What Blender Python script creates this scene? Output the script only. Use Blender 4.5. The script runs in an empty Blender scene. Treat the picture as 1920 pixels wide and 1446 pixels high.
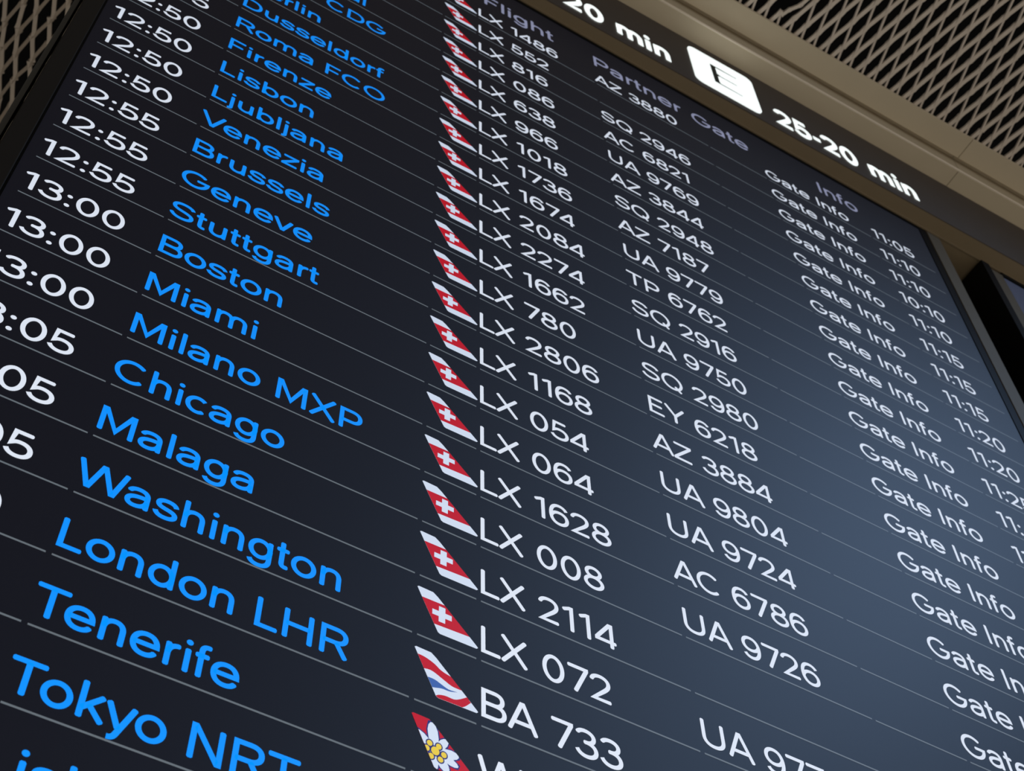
import bpy, math, random
from mathutils import Vector, Matrix

S = 0.045            # metres per text row of the board
YC = 11.84194        # camera height measured in rows (board y points down)
ZC = 1.60            # camera height above the floor, metres

def W(x, y, z):      # board units (x right, y down, z into the wall) -> metres
    return Vector((x * S, z * S, ZC - (y - YC) * S))

scn = bpy.context.scene
COL = scn.collection

# ------------------------------------------------------------------ camera
cam = bpy.data.cameras.new('camera')
cam.sensor_width = 36.0
cam.sensor_fit = 'HORIZONTAL'
cam.lens = 2909.33 / 1920 * 36.0
cam.clip_start = 0.02
cam.clip_end = 60
camo = bpy.data.objects.new('camera', cam)
COL.objects.link(camo)
R = ((0.86002942, 0.01919032, -0.50988345),
     (0.41262185, 0.5616825, 0.71711643),
     (0.3001543, -0.82713028, 0.47514513))
def wd(v):
    return Vector((v[0], v[2], -v[1])).normalized()
rx, dn, fw = wd(R[0]), wd(R[1]), wd(R[2])
up = rx.cross(fw)
M = Matrix((rx, up, -fw)).transposed().to_4x4()
M.translation = W(-6.25212, 11.84194, -10.80638)
camo.matrix_world = M
cam.dof.use_dof = True
cam.dof.focus_distance = 19.5 * S
cam.dof.aperture_fstop = 30.0
scn.camera = camo

# ------------------------------------------------------------------ world, added glow light, exposure
wld = bpy.data.worlds.new('hall')
scn.world = wld
wld.use_nodes = True
bg = wld.node_tree.nodes['Background']
nt = wld.node_tree            # hall light comes mostly off the bright floor below, less from the sides
tc = nt.nodes.new('ShaderNodeTexCoord')
sp = nt.nodes.new('ShaderNodeSeparateXYZ')
mr = nt.nodes.new('ShaderNodeMapRange')
mr.inputs['From Min'].default_value = -1.0
mr.inputs['From Max'].default_value = 0.1
mr.inputs['To Min'].default_value = 0.52
mr.inputs['To Max'].default_value = 0.13
nt.links.new(tc.outputs['Generated'], sp.inputs[0])
nt.links.new(sp.outputs['Z'], mr.inputs['Value'])
nt.links.new(mr.outputs['Result'], bg.inputs['Strength'])
bg.inputs['Color'].default_value = (1.0, 0.93, 0.82, 1)

def area_lamp(name, loc, target, sx, sy, power, color, spread=180):
    l = bpy.data.lights.new(name, 'AREA')
    l.shape = 'RECTANGLE'
    l.size, l.size_y = sx, sy
    l.energy = power
    l.color = color
    l.spread = math.radians(spread)
    o = bpy.data.objects.new(name, l)
    COL.objects.link(o)
    o.location = loc
    d = (target - loc).normalized()
    o.rotation_euler = d.to_track_quat('-Z', 'Y').to_euler()
    return o
# added cool light, out of view right; its reflection makes the screen glow
area_lamp('screen_glow_light', W(20.7, -24.5, -16), W(5, -1.5, 0), 0.5, 0.5, 2.65, (0.38, 0.61, 1.0), 112)

scn.view_settings.view_transform = 'Standard'
scn.view_settings.look = 'None'
scn.view_settings.exposure = 0.0
scn.view_settings.gamma = 1.0
scn.view_settings.use_curve_mapping = False

# ------------------------------------------------------------------ materials
def lin(c):
    return tuple((v / 255 / 12.92) if v / 255 <= 0.04045 else ((v / 255 + 0.055) / 1.055) ** 2.4 for v in c) + (1,)

def mat(name, base, rough=0.6, emit=None, estr=1.0, spec=0.5, noise=0.0, nscale=40.0, bump=0.0, metal=0.0):
    m = bpy.data.materials.new(name)
    m.use_nodes = True
    nt = m.node_tree
    b = nt.nodes['Principled BSDF']
    b.inputs['Base Color'].default_value = (*base, 1)
    b.inputs['Roughness'].default_value = rough
    b.inputs['Specular IOR Level'].default_value = spec
    b.inputs['Metallic'].default_value = metal
    if emit:
        b.inputs['Emission Color'].default_value = emit
        b.inputs['Emission Strength'].default_value = estr
    if noise or bump:
        tc = nt.nodes.new('ShaderNodeTexCoord')
        n = nt.nodes.new('ShaderNodeTexNoise')
        n.inputs['Scale'].default_value = nscale
        n.inputs['Detail'].default_value = 4
        nt.links.new(tc.outputs['Object'], n.inputs['Vector'])
        if noise:
            mx = nt.nodes.new('ShaderNodeMix')
            mx.data_type = 'RGBA'
            mx.inputs[6].default_value = (*[c * (1 - noise) for c in base], 1)
            mx.inputs[7].default_value = (*[min(1, c * (1 + noise)) for c in base], 1)
            nt.links.new(n.outputs['Fac'], mx.inputs[0])
            nt.links.new(mx.outputs[2], b.inputs['Base Color'])
        if bump:
            bp = nt.nodes.new('ShaderNodeBump')
            bp.inputs['Strength'].default_value = bump
            bp.inputs['Distance'].default_value = 0.001
            nt.links.new(n.outputs['Fac'], bp.inputs['Height'])
            nt.links.new(bp.outputs['Normal'], b.inputs['Normal'])
    return m

def glow(name, rgb, k=1.0):      # lit pixels under the matt cover glass of a screen
    m = mat(name, (0.004, 0.004, 0.006), 0.5, lin(rgb) if max(rgb) > 1 else (*rgb, 1), k, 0.0)
    b = m.node_tree.nodes['Principled BSDF']
    b.inputs['Coat Weight'].default_value = 1.0
    b.inputs['Coat IOR'].default_value = 1.55
    b.inputs['Coat Roughness'].default_value = 0.59
    b.inputs['Coat Tint'].default_value = (0.30, 0.30, 0.315, 1)   # grey cover glass
    b.inputs['Emission Strength'].default_value = k * 3.95
    return m

SCREEN = glow('screen_black', (0.0042, 0.0038, 0.0066))
SCREEN2 = glow('screen_bluegrey', (52, 56, 72))
WHITE = glow('pixel_white', (230, 238, 246))
HEADT = glow('pixel_heading', (146, 150, 174))
BLUE = glow('pixel_blue', (8, 148, 255))
RULE = glow('pixel_rule', (102, 110, 114))
RED = glow('pixel_red', (192, 6, 28))
LWHITE = glow('pixel_logo_white', (216, 228, 242))
LBLUE = glow('pixel_logo_blue', (62, 98, 168))
NAVY = glow('pixel_logo_navy', (38, 44, 112))
YELL = glow('pixel_logo_yellow', (236, 206, 64))
BLACK = mat('black_plastic', (0.003, 0.003, 0.003), 0.5, spec=0.1)
BEZEL = mat('dark_brown_frame', (0.022, 0.018, 0.014), 0.55, noise=0.1, spec=0.3)
GREYEDGE = mat('grey_edge', (0.075, 0.072, 0.065), 0.6)
BEIGE = mat('beige_painted_metal', (0.53, 0.445, 0.315), 0.55, noise=0.04, nscale=30, bump=0.05, spec=0.3)
DARKBROWN = mat('dark_brown_metal', (0.11, 0.085, 0.055), 0.6, noise=0.08, nscale=25, spec=0.2)
EDGE = mat('painted_highlight', (0.86, 0.74, 0.58), 0.4, spec=0.5)  # pale beige that paints in the highlight along the ridge
BROWN = mat('brown_painted_metal', (0.20, 0.150, 0.088), 0.6, noise=0.08, nscale=25, spec=0.3)
FASCIA = mat('dark_fascia', (0.085, 0.068, 0.056), 0.6, noise=0.08, spec=0.15)
MESH = mat('expanded_metal', (0.62, 0.53, 0.44), 0.55, noise=0.12, nscale=60, spec=0.4)
VOID = mat('dark_plenum', (0.006, 0.006, 0.006), 0.9, spec=0.1)
LAMP = mat('lit_letters', (0.5, 0.5, 0.5), 0.5, (0.93, 1.0, 0.97, 1), 0.98)
INK = mat('letter_ink', (0.012, 0.02, 0.018), 0.6)

# ------------------------------------------------------------------ object helpers
class MB:
    def __init__(s):
        s.v, s.f, s.m = [], [], []
    def quad(s, pts, mi=0):
        n = len(s.v)
        s.v += [Vector(p) for p in pts]
        s.f.append(tuple(range(n, n + len(pts))))
        s.m.append(mi)
    def box(s, x0, x1, y0, y1, z0, z1, mi=0, fn=W):
        n = len(s.v)
        for x, y, z in ((x0, y0, z0), (x1, y0, z0), (x1, y1, z0), (x0, y1, z0), (x0, y0, z1), (x1, y0, z1), (x1, y1, z1), (x0, y1, z1)):
            s.v.append(fn(x, y, z))
        for q in ((0, 1, 2, 3), (7, 6, 5, 4), (0, 4, 5, 1), (1, 5, 6, 2), (2, 6, 7, 3), (3, 7, 4, 0)):
            s.f.append(tuple(n + i for i in q))
            s.m.append(mi)
    def extrude(s, prof, x0, x1, mi=0, fn=W):   # closed (y, z) profile swept along x
        n = len(s.v)
        k = len(prof)
        for x in (x0, x1):
            s.v += [fn(x, y, z) for y, z in prof]
        for i in range(k):
            j = (i + 1) % k
            s.f.append((n + i, n + j, n + k + j, n + k + i))
            s.m.append(mi)
        s.f.append(tuple(n + i for i in range(k)))
        s.f.append(tuple(n + k + i for i in reversed(range(k))))
        s.m += [mi, mi]
    def build(s, name, mats, parent=None, origin=None, bevel=0.0):
        me = bpy.data.meshes.new(name)
        o0 = Vector(origin) if origin is not None else Vector((0, 0, 0))
        me.from_pydata([v - o0 for v in s.v], [], s.f)
        for m in (mats if isinstance(mats, (list, tuple)) else [mats]):
            me.materials.append(m)
        me.polygons.foreach_set('material_index', s.m)
        me.update()
        o = bpy.data.objects.new(name, me)
        COL.objects.link(o)
        if parent is not None:
            o.parent = parent
            pw = Vector(parent['world_origin'])
            o.location = o0 - pw
        else:
            o.location = o0
        o['world_origin'] = tuple(o0)
        if bevel:
            b = o.modifiers.new('bevel', 'BEVEL')
            b.width = bevel
            b.segments = 2
            b.limit_method = 'ANGLE'
        return o

def empty(name, label, cat, loc, group=None):
    o = bpy.data.objects.new(name, None)
    COL.objects.link(o)
    o.empty_display_size = 0.05
    o.location = loc
    o['world_origin'] = tuple(loc)
    o['label'] = label
    o['category'] = cat
    if group:
        o['group'] = group
    return o

def structure(o):
    o['kind'] = 'structure'
    return o

# ------------------------------------------------------------------ stroke lettering (cap height 718)
G = {
 '0': (600, ['E 300 354 205 322']),
 '1': (405, ['M 272 0 L 272 676 L 238 676 L 62 592']),
 '2': (552, ['M 66 520 C 75 620 155 676 268 676 C 385 676 462 610 462 515 C 462 440 425 390 340 300 L 92 46 L 500 46']),
 '3': (556, ['M 78 575 C 108 640 175 676 262 676 C 375 676 450 615 450 535 C 450 445 385 392 275 392 L 212 392', 'M 272 392 C 405 392 486 320 486 215 C 486 112 395 42 270 42 C 165 42 85 95 58 180']),
 '4': (590, ['M 432 0 L 432 660 L 385 660 L 66 205 L 66 172 L 545 172']),
 '5': (556, ['M 462 673 L 140 673 L 108 335 C 150 385 210 415 278 415 C 405 415 485 340 485 232 C 485 118 398 42 268 42 C 165 42 92 92 62 172']),
 '6': (570, ['M 478 560 C 450 635 380 676 300 676 C 150 676 72 540 72 340 C 72 140 155 42 288 42 C 405 42 492 125 492 245 C 492 362 408 438 298 438 C 190 438 100 372 80 262']),
 '7': (530, ['M 38 673 L 478 673 L 478 650 L 190 0']),
 '8': (570, ['E 285 530 172 146', 'E 285 213 212 171']),
 '9': (570, ['M 92 158 C 120 83 190 42 270 42 C 420 42 498 178 498 378 C 498 578 415 676 282 676 C 165 676 78 593 78 473 C 78 356 162 280 272 280 C 380 280 470 346 490 456']),
 ':': (250, ['D 125 64 62', 'D 125 448 62']), '-': (330, ['M 40 275 L 290 275']),
 'A': (640, ['M 32 0 L 300 690 L 340 690 L 608 0', 'M 130 212 L 510 212']),
 'B': (640, ['M 120 372 L 370 372 C 500 372 565 310 565 210 C 565 108 498 45 370 45 L 120 45 L 120 673 L 350 673 C 462 673 525 620 525 525 C 525 430 462 372 350 372']),
 'C': (720, ['A 375 359 300 317 42 318']), 
 'D': (715, ['M 120 45 L 120 673 L 330 673 C 520 673 625 550 625 359 C 625 168 520 45 330 45 Z']),
 'E': (600, ['M 540 673 L 120 673 L 120 45 L 550 45', 'M 120 368 L 500 368']),
 'F': (580, ['M 545 673 L 120 673 L 120 0', 'M 120 340 L 490 340']),
 'G': (770, ['A 382 359 308 317 42 353 L 690 350 L 420 350']),
 'H': (720, ['M 120 0 L 120 718', 'M 600 0 L 600 718', 'M 120 368 L 600 368']),
 'I': (240, ['M 120 0 L 120 718']),
 'K': (650, ['M 120 0 L 120 718', 'M 580 718 L 130 262', 'M 270 400 L 605 0']),
 'L': (525, ['M 120 718 L 120 45 L 505 45']),
 'M': (835, ['M 120 0 L 120 672 L 160 672 L 418 95 L 675 672 L 715 672 L 715 0']),
 'N': (720, ['M 120 0 L 120 672 L 150 672 L 570 46 L 600 46 L 600 718']),
 'O': (780, ['E 389 359 305 322']),
 'P': (620, ['M 120 0 L 120 673 L 360 673 C 490 673 558 600 558 490 C 558 380 490 305 360 305 L 120 305']),
 'Q': (780, ['E 389 359 305 322', 'M 470 190 L 665 -25']),
 'R': (650, ['M 120 0 L 120 673 L 370 673 C 500 673 568 608 568 510 C 568 408 500 345 370 345 L 120 345', 'M 385 345 L 590 0']),
 'S': (640, ['M 560 548 C 540 630 450 676 325 676 C 180 676 100 612 100 525 C 100 425 190 395 325 365 C 470 333 560 295 560 195 C 560 100 465 42 328 42 C 185 42 92 105 70 205']),
 'T': (605, ['M 18 673 L 587 673', 'M 302 673 L 302 0']),
 'U': (715, ['M 118 718 L 118 265 C 118 120 210 42 358 42 C 505 42 598 120 598 265 L 598 718']),
 'V': (650, ['M 32 718 L 308 46 L 342 46 L 618 718']), 
 'W': (940, ['M 32 718 L 225 46 L 255 46 L 455 670 L 485 670 L 685 46 L 715 46 L 908 718']),
 'X': (630, ['M 45 718 L 582 0', 'M 40 0 L 575 718']),
 'Y': (650, ['M 28 718 L 325 310 L 622 718', 'M 325 330 L 325 0']),
 'Z': (610, ['M 50 673 L 550 673 L 550 640 L 60 78 L 60 45 L 565 45']),
 'a': (545, ['M 78 375 C 95 448 165 485 252 485 C 372 485 430 430 430 335 L 430 0', 'M 430 300 C 365 305 290 302 215 285 C 120 262 72 215 72 150 C 72 85 125 40 212 40 C 330 40 430 108 430 225']),
 'b': (570, ['M 110 0 L 110 740', 'E 300 262 192 223']), 
 'c': (510, ['A 270 262 203 223 45 315']),
 'd': (570, ['M 460 0 L 460 740', 'E 270 262 192 223']),
 'e': (555, ['M 74 268 L 482 268 C 480 405 405 485 280 485 C 155 485 72 395 72 262 C 72 130 155 40 285 40 C 380 40 445 82 470 150']),
 'f': (290, ['M 118 0 L 118 575 C 118 655 155 698 225 698 L 280 694', 'M 12 482 L 265 482']),
 'g': (565, ['E 268 268 192 217', 'M 455 525 L 455 25 C 455 -100 380 -165 262 -165 C 165 -165 95 -122 80 -50']),
 'h': (555, ['M 110 0 L 110 740', 'M 110 300 C 115 420 190 485 282 485 C 385 485 442 420 442 305 L 442 0']),
 'i': (222, ['M 111 0 L 111 525', 'D 111 668 62']),
 'j': (222, ['M 111 525 L 111 -60 C 111 -130 78 -162 10 -162', 'D 111 668 62']),
 'k': (510, ['M 110 0 L 110 740', 'M 450 525 L 115 190', 'M 225 300 L 480 0']),
 'l': (222, ['M 111 0 L 111 740']),
 'm': (850, ['M 110 0 L 110 525', 'M 110 300 C 115 420 175 485 260 485 C 355 485 423 430 423 315 L 423 0', 'M 423 300 C 430 420 490 485 575 485 C 670 485 738 425 738 315 L 738 0']),
 'n': (555, ['M 110 0 L 110 525', 'M 110 300 C 115 420 190 485 282 485 C 385 485 442 420 442 305 L 442 0']),
 'o': (555, ['E 278 262 206 223']),
 'r': (335, ['M 110 0 L 110 525', 'M 110 285 C 118 410 185 484 318 478']),
 's': (500, ['M 432 378 C 418 448 350 485 252 485 C 150 485 88 440 88 382 C 88 312 150 290 250 270 C 360 248 430 220 430 148 C 430 80 362 40 252 40 C 142 40 72 85 56 165']),
 't': (295, ['M 128 690 L 128 140 C 128 65 165 44 215 44 L 270 48', 'M 14 482 L 268 482']),
 'u': (555, ['M 108 525 L 108 218 C 108 100 172 40 270 40 C 370 40 442 110 442 225', 'M 442 525 L 442 0']),
 'v': (500, ['M 30 525 L 235 45 L 265 45 L 470 525']),
 'y': (500, ['M 30 525 L 252 25', 'M 470 525 L 235 -70 C 208 -138 172 -165 105 -162']),
 'z': (490, ['M 48 482 L 430 482 L 430 455 L 62 72 L 62 45 L 450 45']),
 ' ': (275, []),
}
KERN = {'To': -75, 'Te': -75, 'Ve': -45, 'Wa': -35, 'LT': -50, 'PT': -10, 'Ly': -30, 'ky': -20, 'yo': -25, 'rt': -10, 'TP': 0, 'AZ': 0, '74': -30, 'LX': -20}

def path(s):
    t = s.split()
    i, pts, closed = 0, [], False
    while i < len(t):
        c = t[i]
        g = lambda n: [float(v) for v in t[i + 1:i + 1 + n]]
        if c in 'ML':
            pts.append(tuple(g(2))); i += 3
        elif c == 'C':
            a = g(6); p0 = pts[-1]
            for k in range(1, 9):
                u = k / 8; w = 1 - u
                pts.append(tuple(w**3 * p0[q] + 3 * w * w * u * a[q] + 3 * w * u * u * a[2 + q] + u**3 * a[4 + q] for q in (0, 1)))
            i += 7
        elif c == 'A':
            cx, cy, rx_, ry_, a0, a1 = g(6)
            for k in range(33):
                a = math.radians(a0 + (a1 - a0) * k / 32)
                pts.append((cx + rx_ * math.cos(a), cy + ry_ * math.sin(a)))
            i += 7
        elif c == 'E':
            cx, cy, rx_, ry_ = g(4)
            pts = [(cx + rx_ * math.cos(math.tau * k / 36), cy + ry_ * math.sin(math.tau * k / 36)) for k in range(36)]
            closed = True; i += 5
        elif c == 'Z':
            closed = True; i += 1
    q = [pts[0]]
    for p in pts[1:]:
        if math.hypot(p[0] - q[-1][0], p[1] - q[-1][1]) > 1e-3:
            q.append(p)
    return q, closed

def ribbon(pts, closed, w):
    """polygons (each a list of 2D points) of a stroke of width w with mitred joins and softened ends"""
    h = w / 2
    n = len(pts)
    L, Rr = [], []
    for i in range(n):
        a = pts[i - 1] if (i > 0 or closed) else None
        b = pts[(i + 1) % n] if (i < n - 1 or closed) else None
        p = pts[i]
        def d(u, v):
            l = math.hypot(v[0] - u[0], v[1] - u[1])
            return ((v[0] - u[0]) / l, (v[1] - u[1]) / l)
        d1 = d(a, p) if a else d(p, b)
        d2 = d(p, b) if b else d1
        n1, n2 = (-d1[1], d1[0]), (-d2[1], d2[0])
        mx, my = n1[0] + n2[0], n1[1] + n2[1]
        ml = math.hypot(mx, my) or 1e-6
        mx, my = mx / ml, my / ml
        c = max(0.5, mx * n1[0] + my * n1[1])
        k = h / c
        L.append((p[0] + mx * k, p[1] + my * k))
        Rr.append((p[0] - mx * k, p[1] - my * k))
    out = []
    rng = range(n) if closed else range(n - 1)
    for i in rng:
        j = (i + 1) % n
        out.append([L[i], Rr[i], Rr[j], L[j]])
    if not closed:          # softened corners: both ends get a short taper
        e = min(0.28 * w, 24)
        def end_cap(A, B, D):       # A, B the corners of the end, D the neighbour of A along the stroke
            l = math.hypot(D[0] - A[0], D[1] - A[1])
            if l < e * 1.2:
                return [A, B]
            u = ((D[0] - A[0]) / l * e, (D[1] - A[1]) / l * e)
            v = ((B[0] - A[0]) / w * e, (B[1] - A[1]) / w * e)
            return [(A[0] + u[0], A[1] + u[1]), (A[0] + v[0], A[1] + v[1]), (B[0] - v[0], B[1] - v[1]), (B[0] + u[0], B[1] + u[1])]
        q0, q1 = out[0], out[-1]
        first = end_cap(q0[0], q0[1], q0[3])
        last = end_cap(q1[2], q1[3], q1[1])
        if n == 2:
            out = [first + last]
        else:
            out[0] = first + [q0[2], q0[3]]
            out[-1] = [q1[0], q1[1]] + last
    return out

def glyph_polys(ch, w):
    polys = []
    for s in G[ch][1]:
        if s[0] == 'D':
            x, y, r = [float(v) for v in s.split()[1:]]
            r *= max(1, w / 110)
            polys.append([(x + r * math.cos(math.tau * k / 14), y + r * math.sin(math.tau * k / 14)) for k in range(14)])
        else:
            pts, cl = path(s)
            polys += ribbon(pts, cl, w)
    return polys

def text_polys(s, x, y, cap, w=94, xs=1.0, track=0.0):
    """lettering starting at x with its baseline at y (board units, y down)"""
    k = cap / 718
    out, pen = [], 0.0
    for i, ch in enumerate(s):
        if i and s[i - 1] + ch in KERN:
            pen += KERN[s[i - 1] + ch]
        for pl in glyph_polys(ch, w):
            out.append([(x + (pen + px) * k * xs, y - py * k) for px, py in pl])
        pen += G[ch][0] + track
    return out

def flat(mb, polys, z, mi=0, fn=W):
    for pl in polys:
        mb.quad([fn(px, py, z) for px, py in pl], mi)

# ------------------------------------------------------------------ departures board
SX0, SX1, SY0, SY1 = -6.91, 13.16, -23.42, 12.3
board = empty('departure_board', 'tall dark departures screen listing white times and blue city names in rows', 'departures board', W(3.1, 12.6, 0.3))

m = MB(); m.box(-7.22, 13.40, -23.52, 12.6, 0.10, 1.0); m.build('housing', BLACK, board, W(3.1, -5, 0.5))
m = MB()
m.quad([W(SX0, SY1, 0), W(SX1, SY1, 0), W(SX1, SY0, 0), W(SX0, SY0, 0)])
scr = m.build('screen', SCREEN, board, W(3.1, -5, 0))
m = MB()
m.box(-7.235, -6.945, -23.52, 12.6, -0.035, 0.10)
left_frame = m.build('side_frame', BEZEL, board, W(-7.1, -5, 0), bevel=0.0006)
left_frame['label'] = 'dark brown side frame'
m = MB()
m.box(SX1, 13.40, -23.52, 12.6, -0.02, 0.10)
m.box(-6.945, SX1, -23.52, SY0, -0.02, 0.10)
m.box(-6.945, SX1, SY1, 12.6, -0.02, 0.10)
m.box(-6.945, SX0, SY0, SY1, -0.012, 0.10)
m.build('bezel', BLACK, board, W(13.3, -5, 0))

ZT = -0.002
CAP, BASE = 0.437, -0.147
FIN = [(-0.82, -0.792), (-0.80, -0.806), (-0.61, -0.800), (-0.545, -0.748), (-0.145, -0.330), (-0.022, -0.200), (-0.008, -0.180), (-0.028, -0.160), (-0.505, -0.153), (-0.535, -0.170), (-0.70, -0.525)]

def clip(poly, hull=FIN):
    sgn = sum(hull[i - 1][0] * hull[i][1] - hull[i][0] * hull[i - 1][1] for i in range(len(hull)))
    out = list(poly)
    for i in range(len(hull)):
        a, b = hull[i - 1], hull[i]
        ins = lambda p: ((b[0] - a[0]) * (p[1] - a[1]) - (b[1] - a[1]) * (p[0] - a[0])) * sgn >= -1e-9
        res = []
        for j in range(len(out)):
            p, q = out[j - 1], out[j]
            if ins(p) != ins(q):
                den = (b[0] - a[0]) * (q[1] - p[1]) - (b[1] - a[1]) * (q[0] - p[0])
                t = -((b[0] - a[0]) * (p[1] - a[1]) - (b[1] - a[1]) * (p[0] - a[0])) / den
                res.append((p[0] + (q[0] - p[0]) * t, p[1] + (q[1] - p[1]) * t))
            if ins(q):
                res.append(q)
        out = res
        if not out:
            break
    return out

def smooth(pts, n=6):      # open Catmull-Rom through the points
    out = []
    for i in range(len(pts) - 1):
        p0, p1, p2, p3 = pts[max(0, i - 1)], pts[i], pts[i + 1], pts[min(len(pts) - 1, i + 2)]
        for k in range(n):
            t = k / n
            out.append(tuple(0.5 * ((2 * p1[q]) + (p2[q] - p0[q]) * t + (2 * p0[q] - 5 * p1[q] + 4 * p2[q] - p3[q]) * t * t + (3 * p1[q] - p0[q] - 3 * p2[q] + p3[q]) * t**3) for q in (0, 1)))
    out.append(pts[-1])
    return out

def strips(top, bot):      # quads between two polylines
    n = 16
    def samp(pl):
        d = [0]
        for i in range(1, len(pl)):
            d.append(d[-1] + math.hypot(pl[i][0] - pl[i - 1][0], pl[i][1] - pl[i - 1][1]))
        r = []
        for k in range(n + 1):
            t = d[-1] * k / n
            i = max(1, next((j for j in range(1, len(d)) if d[j] >= t - 1e-9), len(d) - 1))
            u = (t - d[i - 1]) / max(1e-9, d[i] - d[i - 1])
            r.append(tuple(pl[i - 1][q] + (pl[i][q] - pl[i - 1][q]) * u for q in (0, 1)))
        return r
    a, b = samp(top), samp(bot)
    return [[a[i], a[i + 1], b[i + 1], b[i]] for i in range(n)]

LOGO_MATS = [LWHITE, RED, LBLUE, NAVY, YELL]
def logo_layers(kind):
    lay = []
    if kind == 'cross':
        lay.append((0, [FIN]))
        lay.append((1, [clip([(-0.95, -0.645), (-0.20, -0.66), (0.1, -0.335), (0.1, -0.315), (-0.9, -0.265)])]))
        cx, cy, a, b = -0.487, -0.478, 0.128, 0.043
        lay.append((0, [[(cx - b, cy - a), (cx + b, cy - a), (cx + b, cy + a), (cx - b, cy + a)], [(cx - a, cy - b), (cx + a, cy - b), (cx + a, cy + b), (cx - a, cy + b)]]))
    elif kind == 'wave':
        lay.append((0, [FIN]))
        top = smooth([(-0.80, -0.70), (-0.697, -0.695), (-0.572, -0.650), (-0.47, -0.580), (-0.33, -0.545)])
        bot = smooth([(-0.72, -0.505), (-0.60, -0.525), (-0.443, -0.456), (-0.331, -0.408), (-0.17, -0.408)])
        lay.append((1, [c for c in (clip(q) for q in strips(top, bot)) if len(c) > 2]))
        top = smooth([(-0.67, -0.405), (-0.565, -0.410), (-0.466, -0.372), (-0.379, -0.342), (-0.275, -0.352)])
        bot = smooth([(-0.62, -0.27), (-0.55, -0.288), (-0.465, -0.314), (-0.367, -0.318), (-0.275, -0.350)])
        lay.append((2, [c for c in (clip(q) for q in strips(top, bot)) if len(c) > 2]))
        top = smooth([(-0.55, -0.165), (-0.500, -0.205), (-0.414, -0.228), (-0.292, -0.232), (-0.15, -0.335)])
        bot = smooth([(-0.53, -0.10), (-0.45, -0.12), (-0.34, -0.13), (-0.205, -0.16), (-0.10, -0.275)])
        lay.append((1, [c for c in (clip(q) for q in strips(top, bot)) if len(c) > 2]))
    else:
        lay.append((1, [FIN]))
        c0 = (-0.525, -0.388)
        petals = [(-0.578, -0.765, 0.062), (-0.760, -0.590, 0.050), (-0.745, -0.30, 0.05), (-0.385, -0.600, 0.050), (-0.245, -0.430, 0.062), (-0.250, -0.285, 0.050), (-0.370, -0.160, 0.058), (-0.545, -0.100, 0.052), (-0.67, -0.16, 0.05)]
        for grow, mi in ((0.016, 3), (0.0, 0)):
            pl = []
            for tx, ty, wd_ in petals:
                dx, dy = tx - c0[0], ty - c0[1]
                l = math.hypot(dx, dy)
                u, v = (dx / l, dy / l), (-dy / l, dx / l)
                prof = [(0.12, 0.6), (0.45, 1.0), (0.72, 1.0), (0.9, 0.7), (1.0, 0.22)]
                if grow:
                    prof[-1] = (1.05, 0.4)
                sd = [(c0[0] + u[0] * l * t + v[0] * (wd_ * r + grow), c0[1] + u[1] * l * t + v[1] * (wd_ * r + grow)) for t, r in prof]
                se = [(c0[0] + u[0] * l * t - v[0] * (wd_ * r + grow), c0[1] + u[1] * l * t - v[1] * (wd_ * r + grow)) for t, r in prof]
                c = clip(sd + se[::-1])
                if len(c) > 2:
                    pl.append(c)
            lay.append((mi, pl))
        dots = [(-0.525, -0.388, 0.050)] + [(x, y, 0.034) for x, y in ((-0.594, -0.468), (-0.626, -0.387), (-0.572, -0.300), (-0.461, -0.298), (-0.422, -0.376), (-0.485, -0.465))]
        for grow, mi in ((0.014, 3), (0, 4)):
            lay.append((mi, [c for c in (clip([(x + (r + grow) * math.cos(math.tau * k / 16), y + (r + grow) * 1.15 * math.sin(math.tau * k / 16)) for k in range(16)]) for x, y, r in dots) if len(c) > 2]))
    return lay

logo_mesh = {}
for kind in ('cross', 'wave', 'flower'):
    m = MB()
    for k, (mi, pls) in enumerate(logo_layers(kind)):
        flat(m, pls, ZT - 0.0006 * k, mi)
    me = bpy.data.meshes.new('airline_logo_' + kind)
    o0 = W(0, 0, 0)
    me.from_pydata([v - o0 for v in m.v], [], m.f)
    for q in LOGO_MATS:
        me.materials.append(q)
    me.polygons.foreach_set('material_index', m.m)
    logo_mesh[kind] = me

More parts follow.
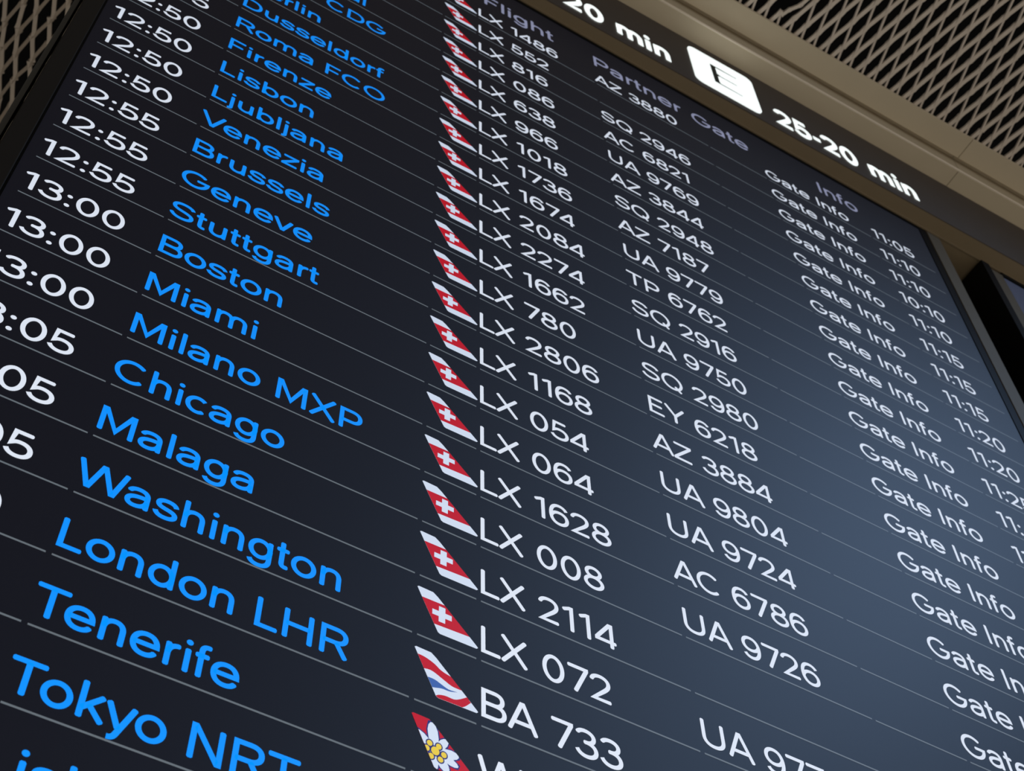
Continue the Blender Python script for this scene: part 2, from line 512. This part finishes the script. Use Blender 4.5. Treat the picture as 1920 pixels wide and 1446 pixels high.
ROWS = [   # row, time, city, logo, flight, partner, gate time
 (-21, '', '', 'cross', 'LX 1486', 'AZ 3880', '11:05'),
 (-20, '', '', 'cross', 'LX 552', '', '11:10'),
 (-19, '', '', 'cross', 'LX 816', 'SQ 2946', '11:10'),
 (-18, '', 'Montreal', 'cross', 'LX 086', 'AC 6821', '10:10'),
 (-17, '', 'Paris CDG', 'cross', 'LX 638', 'UA 9769', '11:10'),
 (-16, '', 'Berlin', 'cross', 'LX 966', 'AZ 3844', '11:15'),
 (-15, '12:45', 'Dusseldorf', 'cross', 'LX 1018', 'SQ 2948', '11:15'),
 (-14, '12:45', 'Roma FCO', 'cross', 'LX 1736', 'AZ 7187', '11:15'),
 (-13, '12:50', 'Firenze', 'cross', 'LX 1674', 'UA 9779', '11:20'),
 (-12, '12:50', 'Lisbon', 'cross', 'LX 2084', 'TP 6762', '11:20'),
 (-11, '12:50', 'Ljubljana', 'cross', 'LX 2274', 'SQ 2916', '11:25'),
 (-10, '12:50', 'Venezia', 'cross', 'LX 1662', 'UA 9750', '11:'),
 (-9, '12:55', 'Brussels', 'cross', 'LX 780', 'SQ 2980', '11'),
 (-8, '12:55', 'Geneve', 'cross', 'LX 2806', 'EY 6218', ''),
 (-7, '12:55', 'Stuttgart', 'cross', 'LX 1168', 'AZ 3884', ''),
 (-6, '13:00', 'Boston', 'cross', 'LX 054', 'UA 9804', ''),
 (-5, '13:00', 'Miami', 'cross', 'LX 064', 'UA 9724', ''),
 (-4, '13:00', 'Milano MXP', 'cross', 'LX 1628', 'AC 6786', ''),
 (-3, '13:05', 'Chicago', 'cross', 'LX 008', 'UA 9726', ''),
 (-2, '13:05', 'Malaga', 'cross', 'LX 2114', '', ''),
 (-1, '13:05', 'Washington', 'cross', 'LX 072', 'UA 977', ''),
 (0, '13:10', 'London LHR', 'wave', 'BA 733', '', ''),
 (1, '', 'Tenerife', 'flower', 'WK', '', ''),
 (2, '', 'Tokyo NRT', '', '', '', ''),
 (3, '', 'Lisbon', '', '', '', ''),
]
GAPS = [-6.79, -4.905, -0.83, 0.0, 3.09, 6.22, 7.895, 11.0, 13.0]
STYLE = {  # x start, x scale, tracking, stroke, material
 'departure_time': (-6.800, 0.985, 0, 98, WHITE),
 'destination_name': (-4.910, 0.985, 4, 104, BLUE),
 'flight_number': (-0.012, 0.985, 0, 96, WHITE),
 'partner_flight_number': (3.085, 0.985, 0, 94, WHITE),
 'gate_note': (7.87, 1.0, 4, 94, WHITE),
 'gate_time': (11.07, 0.985, 0, 94, WHITE),
}
for row, tm, city, logo, fl, pf, gt in ROWS:
    m = MB()
    t = 0.0125
    for a, b in zip(GAPS, GAPS[1:]):
        m.quad([W(a + 0.032, row + t, ZT), W(b - 0.032, row + t, ZT), W(b - 0.032, row - t, ZT), W(a + 0.032, row - t, ZT)])
    r = m.build('flight_row', RULE, board, W(3.1, row, ZT))
    what = ' '.join(x for x in (tm, city, fl) if x)
    r['label'] = 'row for ' + what
    for name, txt in (('departure_time', tm), ('destination_name', city), ('flight_number', fl), ('partner_flight_number', pf), ('gate_note', 'Gate Info' if row < -1 else ''), ('gate_time', gt)):
        if not txt:
            continue
        x, xs, tr, w, mt = STYLE[name]
        m = MB()
        flat(m, text_polys(txt, x, row + BASE, CAP, w, xs, tr), ZT - 0.001)
        o = m.build(name, mt, r, W(x, row, ZT))
    if logo:
        o = bpy.data.objects.new('airline_logo', logo_mesh[logo])
        COL.objects.link(o)
        o.parent = r
        o.location = W(0, row, 0) - Vector(r['world_origin'])
        o['label'] = {'cross': 'red tail fin with white cross', 'wave': 'red, white and blue wavy tail fin', 'flower': 'red tail fin with white flower'}[logo]

for txt, x in (('Flight', 0.13), ('Partner', 3.08), ('Gate', 5.88), ('Info', 9.62)):
    m = MB()
    flat(m, text_polys(txt, x, -22.095, 0.555, 100, 1.0, 6), ZT)
    m.build('column_heading', HEADT, board, W(x, -22.1, ZT))

# ------------------------------------------------------------------ second screen to the right
b2 = empty('departure_screen', 'black framed screen at the right edge, beside the departures list', 'screen', W(26, 12.6, 0.3))
m = MB(); m.box(15.16, 36.1, -23.42, 12.6, 0.0, 0.95); m.build('housing', BLACK, b2, W(25, -5, 0.5))
m = MB(); m.box(15.16, 15.42, -23.40, 12.6, -0.12, 0.0); m.box(15.95, 36.1, -23.52, -23.36, -0.06, 0.0); m.build('bezel', BLACK, b2, W(25, -5, 0))
m = MB(); m.box(15.46, 15.93, -23.36, 12.6, -0.05, 0.0); f2 = m.build('side_frame', DARKBROWN, b2, W(15.7, -5, 0)); f2['label'] = 'brown side frame'
m = MB(); m.quad([W(15.98, 12.3, -0.01), W(36, 12.3, -0.01), W(36, -23.36, -0.01), W(15.98, -23.36, -0.01)]); m.build('screen', SCREEN2, b2, W(25, -5, 0))

# ------------------------------------------------------------------ carcass behind and between the screens
m = MB(); m.box(-7.10, 40, -26.5, 20, 1.75, 2.1); structure(m.build('wall_back', DARKBROWN, None, W(10, -5, 2)))
m = MB(); m.box(-7.36, -7.285, -26, 16, 0.06, 0.5); structure(m.build('trim_1', GREYEDGE, None, W(-7.3, -5, 0.2)))
m = MB(); m.box(13.42, 13.84, -23.5, 16, -0.04, 0.5); structure(m.build('trim_2', DARKBROWN, None, W(13.6, -5, 0.2)))

m = MB(); m.box(-12.4, -12, -28, 34, 1.0, 17); structure(m.build('shade_blocker_left', BROWN, None, W(-12, 5, 8)))  # added out of view to shade the mesh at the left
m = MB(); m.box(-12, -6, -28, 34, 16.6, 17); structure(m.build('shade_blocker_rear', BROWN, None, W(-9, 5, 17)))  # second unseen blocker, added to dim the same mesh

# ------------------------------------------------------------------ sign header: underside, dark lit fascia
X0, X1 = -4.0, 44.0
YAW = 0.0100
def H(x, y, z):            # the header runs very slightly out of line with the screens
    return W(x, y, z - YAW * (x - 2.8))
ZF = -0.365                # fascia plane at x = 2.8
sign = empty('gate_sign', 'dark lit sign strip above the screens with gate letter and walking minutes', 'sign', H(15, -25, ZF))
m = MB()
m.extrude([(-23.58, ZF), (-26.57, ZF), (-26.57, ZF + 0.12), (-23.58, ZF + 0.12)], X0, X1, 0, H)
m.build('fascia_panel', FASCIA, sign, H(15, -25, ZF))

def rrect(x0, x1, y0, y1, r, n=6):
    out = []
    for cx, cy, a0 in ((x1 - r, y0 + r, -90), (x1 - r, y1 - r, 0), (x0 + r, y1 - r, 90), (x0 + r, y0 + r, 180)):
        for k in range(n + 1):
            a = math.radians(a0 + 90 * k / n)
            out.append((cx + r * math.cos(a), cy + r * math.sin(a)))
    return out

def solid(mb, poly, z0, z1, fn):       # a shallow raised letter or panel
    mb.quad([fn(x, y, z0) for x, y in poly])
    n = len(poly)
    for i in range(n):
        a, b = poly[i], poly[(i + 1) % n]
        mb.quad([fn(a[0], a[1], z0), fn(b[0], b[1], z0), fn(b[0], b[1], z1), fn(a[0], a[1], z1)])

m = MB(); solid(m, rrect(5.98, 7.98, -26.06, -23.86, 0.24), ZF - 0.03, ZF, H)
box = m.build('gate_letter_box', LAMP, sign, H(7, -25, ZF)); box['label'] = 'glowing white square with a dark letter E'
m = MB()
for pl in ([(6.60, -25.50), (6.80, -25.50), (6.76, -25.40), (6.76, -25.03), (6.84, -24.98), (6.84, -24.92), (6.76, -24.87), (6.76, -24.5), (6.80, -24.36), (6.60, -24.36)],
           [(6.78, -25.50), (7.42, -25.485), (7.42, -25.45), (6.78, -25.42)], [(6.80, -24.965), (7.36, -24.965), (7.36, -24.93), (6.80, -24.915)], [(6.78, -24.42), (7.44, -24.405), (7.44, -24.37), (6.78, -24.36)]):
    flat(m, [pl], ZF - 0.036, 0, H)
m.build('gate_letter', INK, box, H(6.8, -25, ZF))
for txt, x in (('25-20 min', 8.46), ('-20 min', 1.85)):
    m = MB()
    flat(m, text_polys(txt, x, -23.98, 0.90, 170, 0.77, 30), ZF - 0.02, 0, H)
    t_ = m.build('walking_time', LAMP, sign, H(x, -24.1, ZF)); t_['label'] = 'glowing white ' + txt

m = MB()
m.extrude([(-23.56, 1.75), (-23.56, -0.03), (-23.52, -0.04), (-23.52, -0.07), (-23.56, -0.08), (-23.56, ZF + 0.02), (-23.62, ZF + 0.12), (-23.8, ZF + 0.12), (-23.8, 1.75)], X0, X1, 0, lambda x, y, z: H(x, y, z) if z < -0.2 else W(x, y, z))
structure(m.build('trim_3', BROWN, None, W(15, -23.6, 0.5)))

# beige ceiling edge: lip, groove and outer band, running along the header in two lengths with a joint
ZR = ZF - 0.545
prof = [(-26.57, ZF + 0.2), (-26.57, ZR + 0.02), (-26.585, ZR), (-26.62, ZR - 0.004), (-27.34, ZR - 0.02), (-27.34, ZR - 0.14), (-27.10, ZR - 0.14), (-27.08, ZR - 0.16), (-27.08, ZR - 0.80), (-27.12, ZR - 0.82), (-27.2, ZR - 0.80), (-27.6, ZR - 0.6), (-27.6, ZF + 0.2)]
m = MB(); m.extrude(prof, X0, 14.70, 0, H); structure(m.build('trim_4', BEIGE, None, W(5, -27, -1)))
m = MB(); m.extrude(prof, 14.72, X1, 0, H); structure(m.build('trim_5', BEIGE, None, W(25, -27, -1)))

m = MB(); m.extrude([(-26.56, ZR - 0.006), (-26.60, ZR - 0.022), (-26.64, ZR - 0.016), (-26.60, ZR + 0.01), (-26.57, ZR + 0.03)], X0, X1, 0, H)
structure(m.build('trim_highlight', EDGE, None, W(5, -26.6, -0.9)))  # thin strip added to stand in for the ridge highlight

# ------------------------------------------------------------------ expanded metal ceiling
rnd = random.Random(4)
PA, PB, YM = 0.40, 1.41, -27.22     # short way, long way, height
def strand(mb, p, q, w=0.085, t=0.10, tilt=0.3):
    """a bent ribbon from p to q (x, z)"""
    dx, dz = q[0] - p[0], q[1] - p[1]
    l = math.hypot(dx, dz)
    nx, nz = -dz / l, dx / l
    base = len(mb.v)
    rows = [(0.0, 1.4), (0.2, 1.0), (0.8, 1.0), (1.0, 1.4)]
    for u, k in rows:
        cx, cz = p[0] + dx * u, p[1] + dz * u
        lift = (0.5 - abs(u - 0.5)) * 0.0
        for sx, sy in ((-1, -1), (1, -1), (1, 1), (-1, 1)):
            hw = w * k / 2
            mb.v.append(W(cx + nx * sx * hw, YM + sy * t / 2 + sx * tilt * hw + lift, cz + nz * sx * hw))
    for i in range(3):
        a, b = base + 4 * i, base + 4 * i + 4
        for k in range(4):
            k2 = (k + 1) % 4
            mb.f.append((a + k, a + k2, b + k2, b + k)); mb.m.append(0)

def mesh_field(mb, x0, x1, z0, z1, skip=None, jit=0.012, ws=0.064):
    nx, nz = int((x1 - x0) / PA) + 1, int((z1 - z0) / (PB / 2)) + 1
    for j in range(nz):
        for i in range(nx):
            xa = x0 + (i + 0.5 * (j % 2)) * PA
            za = z0 + j * PB / 2
            j1 = lambda: rnd.uniform(-jit, jit)
            for sgn in (-1, 1):
                b = (xa + sgn * PA / 2 + j1(), za + PB / 2)
                if skip and skip((xa + b[0]) / 2, za + PB / 4):
                    continue
                strand(mb, (xa + j1(), za), b, 0.085 if sgn < 0 else ws, 0.07, 0.45 * sgn)

m = MB()
hole = lambda x, z: math.hypot((x - 8.15) / 0.30, (z + 2.75) / 0.62) < 1.0
mesh_field(m, -12, 30, -12.0, -1.80, hole)
# one torn strand curling down beside the gap
pts = [(8.05, -2.02), (8.15, -2.25), (8.33, -2.50), (8.42, -2.85), (8.36, -3.15)]
for a, b in zip(pts, pts[1:]):
    strand(m, a, b, 0.075, 0.08, 0.3)
structure(m.build('ceiling', MESH, None, W(9, YM, -7)))
m = MB(); mesh_field(m, -22, -6.6, 0.6, 20.0, None, 0.06, 0.095); structure(m.build('ceiling', MESH, None, W(-14, YM, 10)))
m = MB()
m.box(-120, 140, -34.3, -34.0, -130, 60)
structure(m.build('ceiling', VOID, None, W(8, -34, 6)))
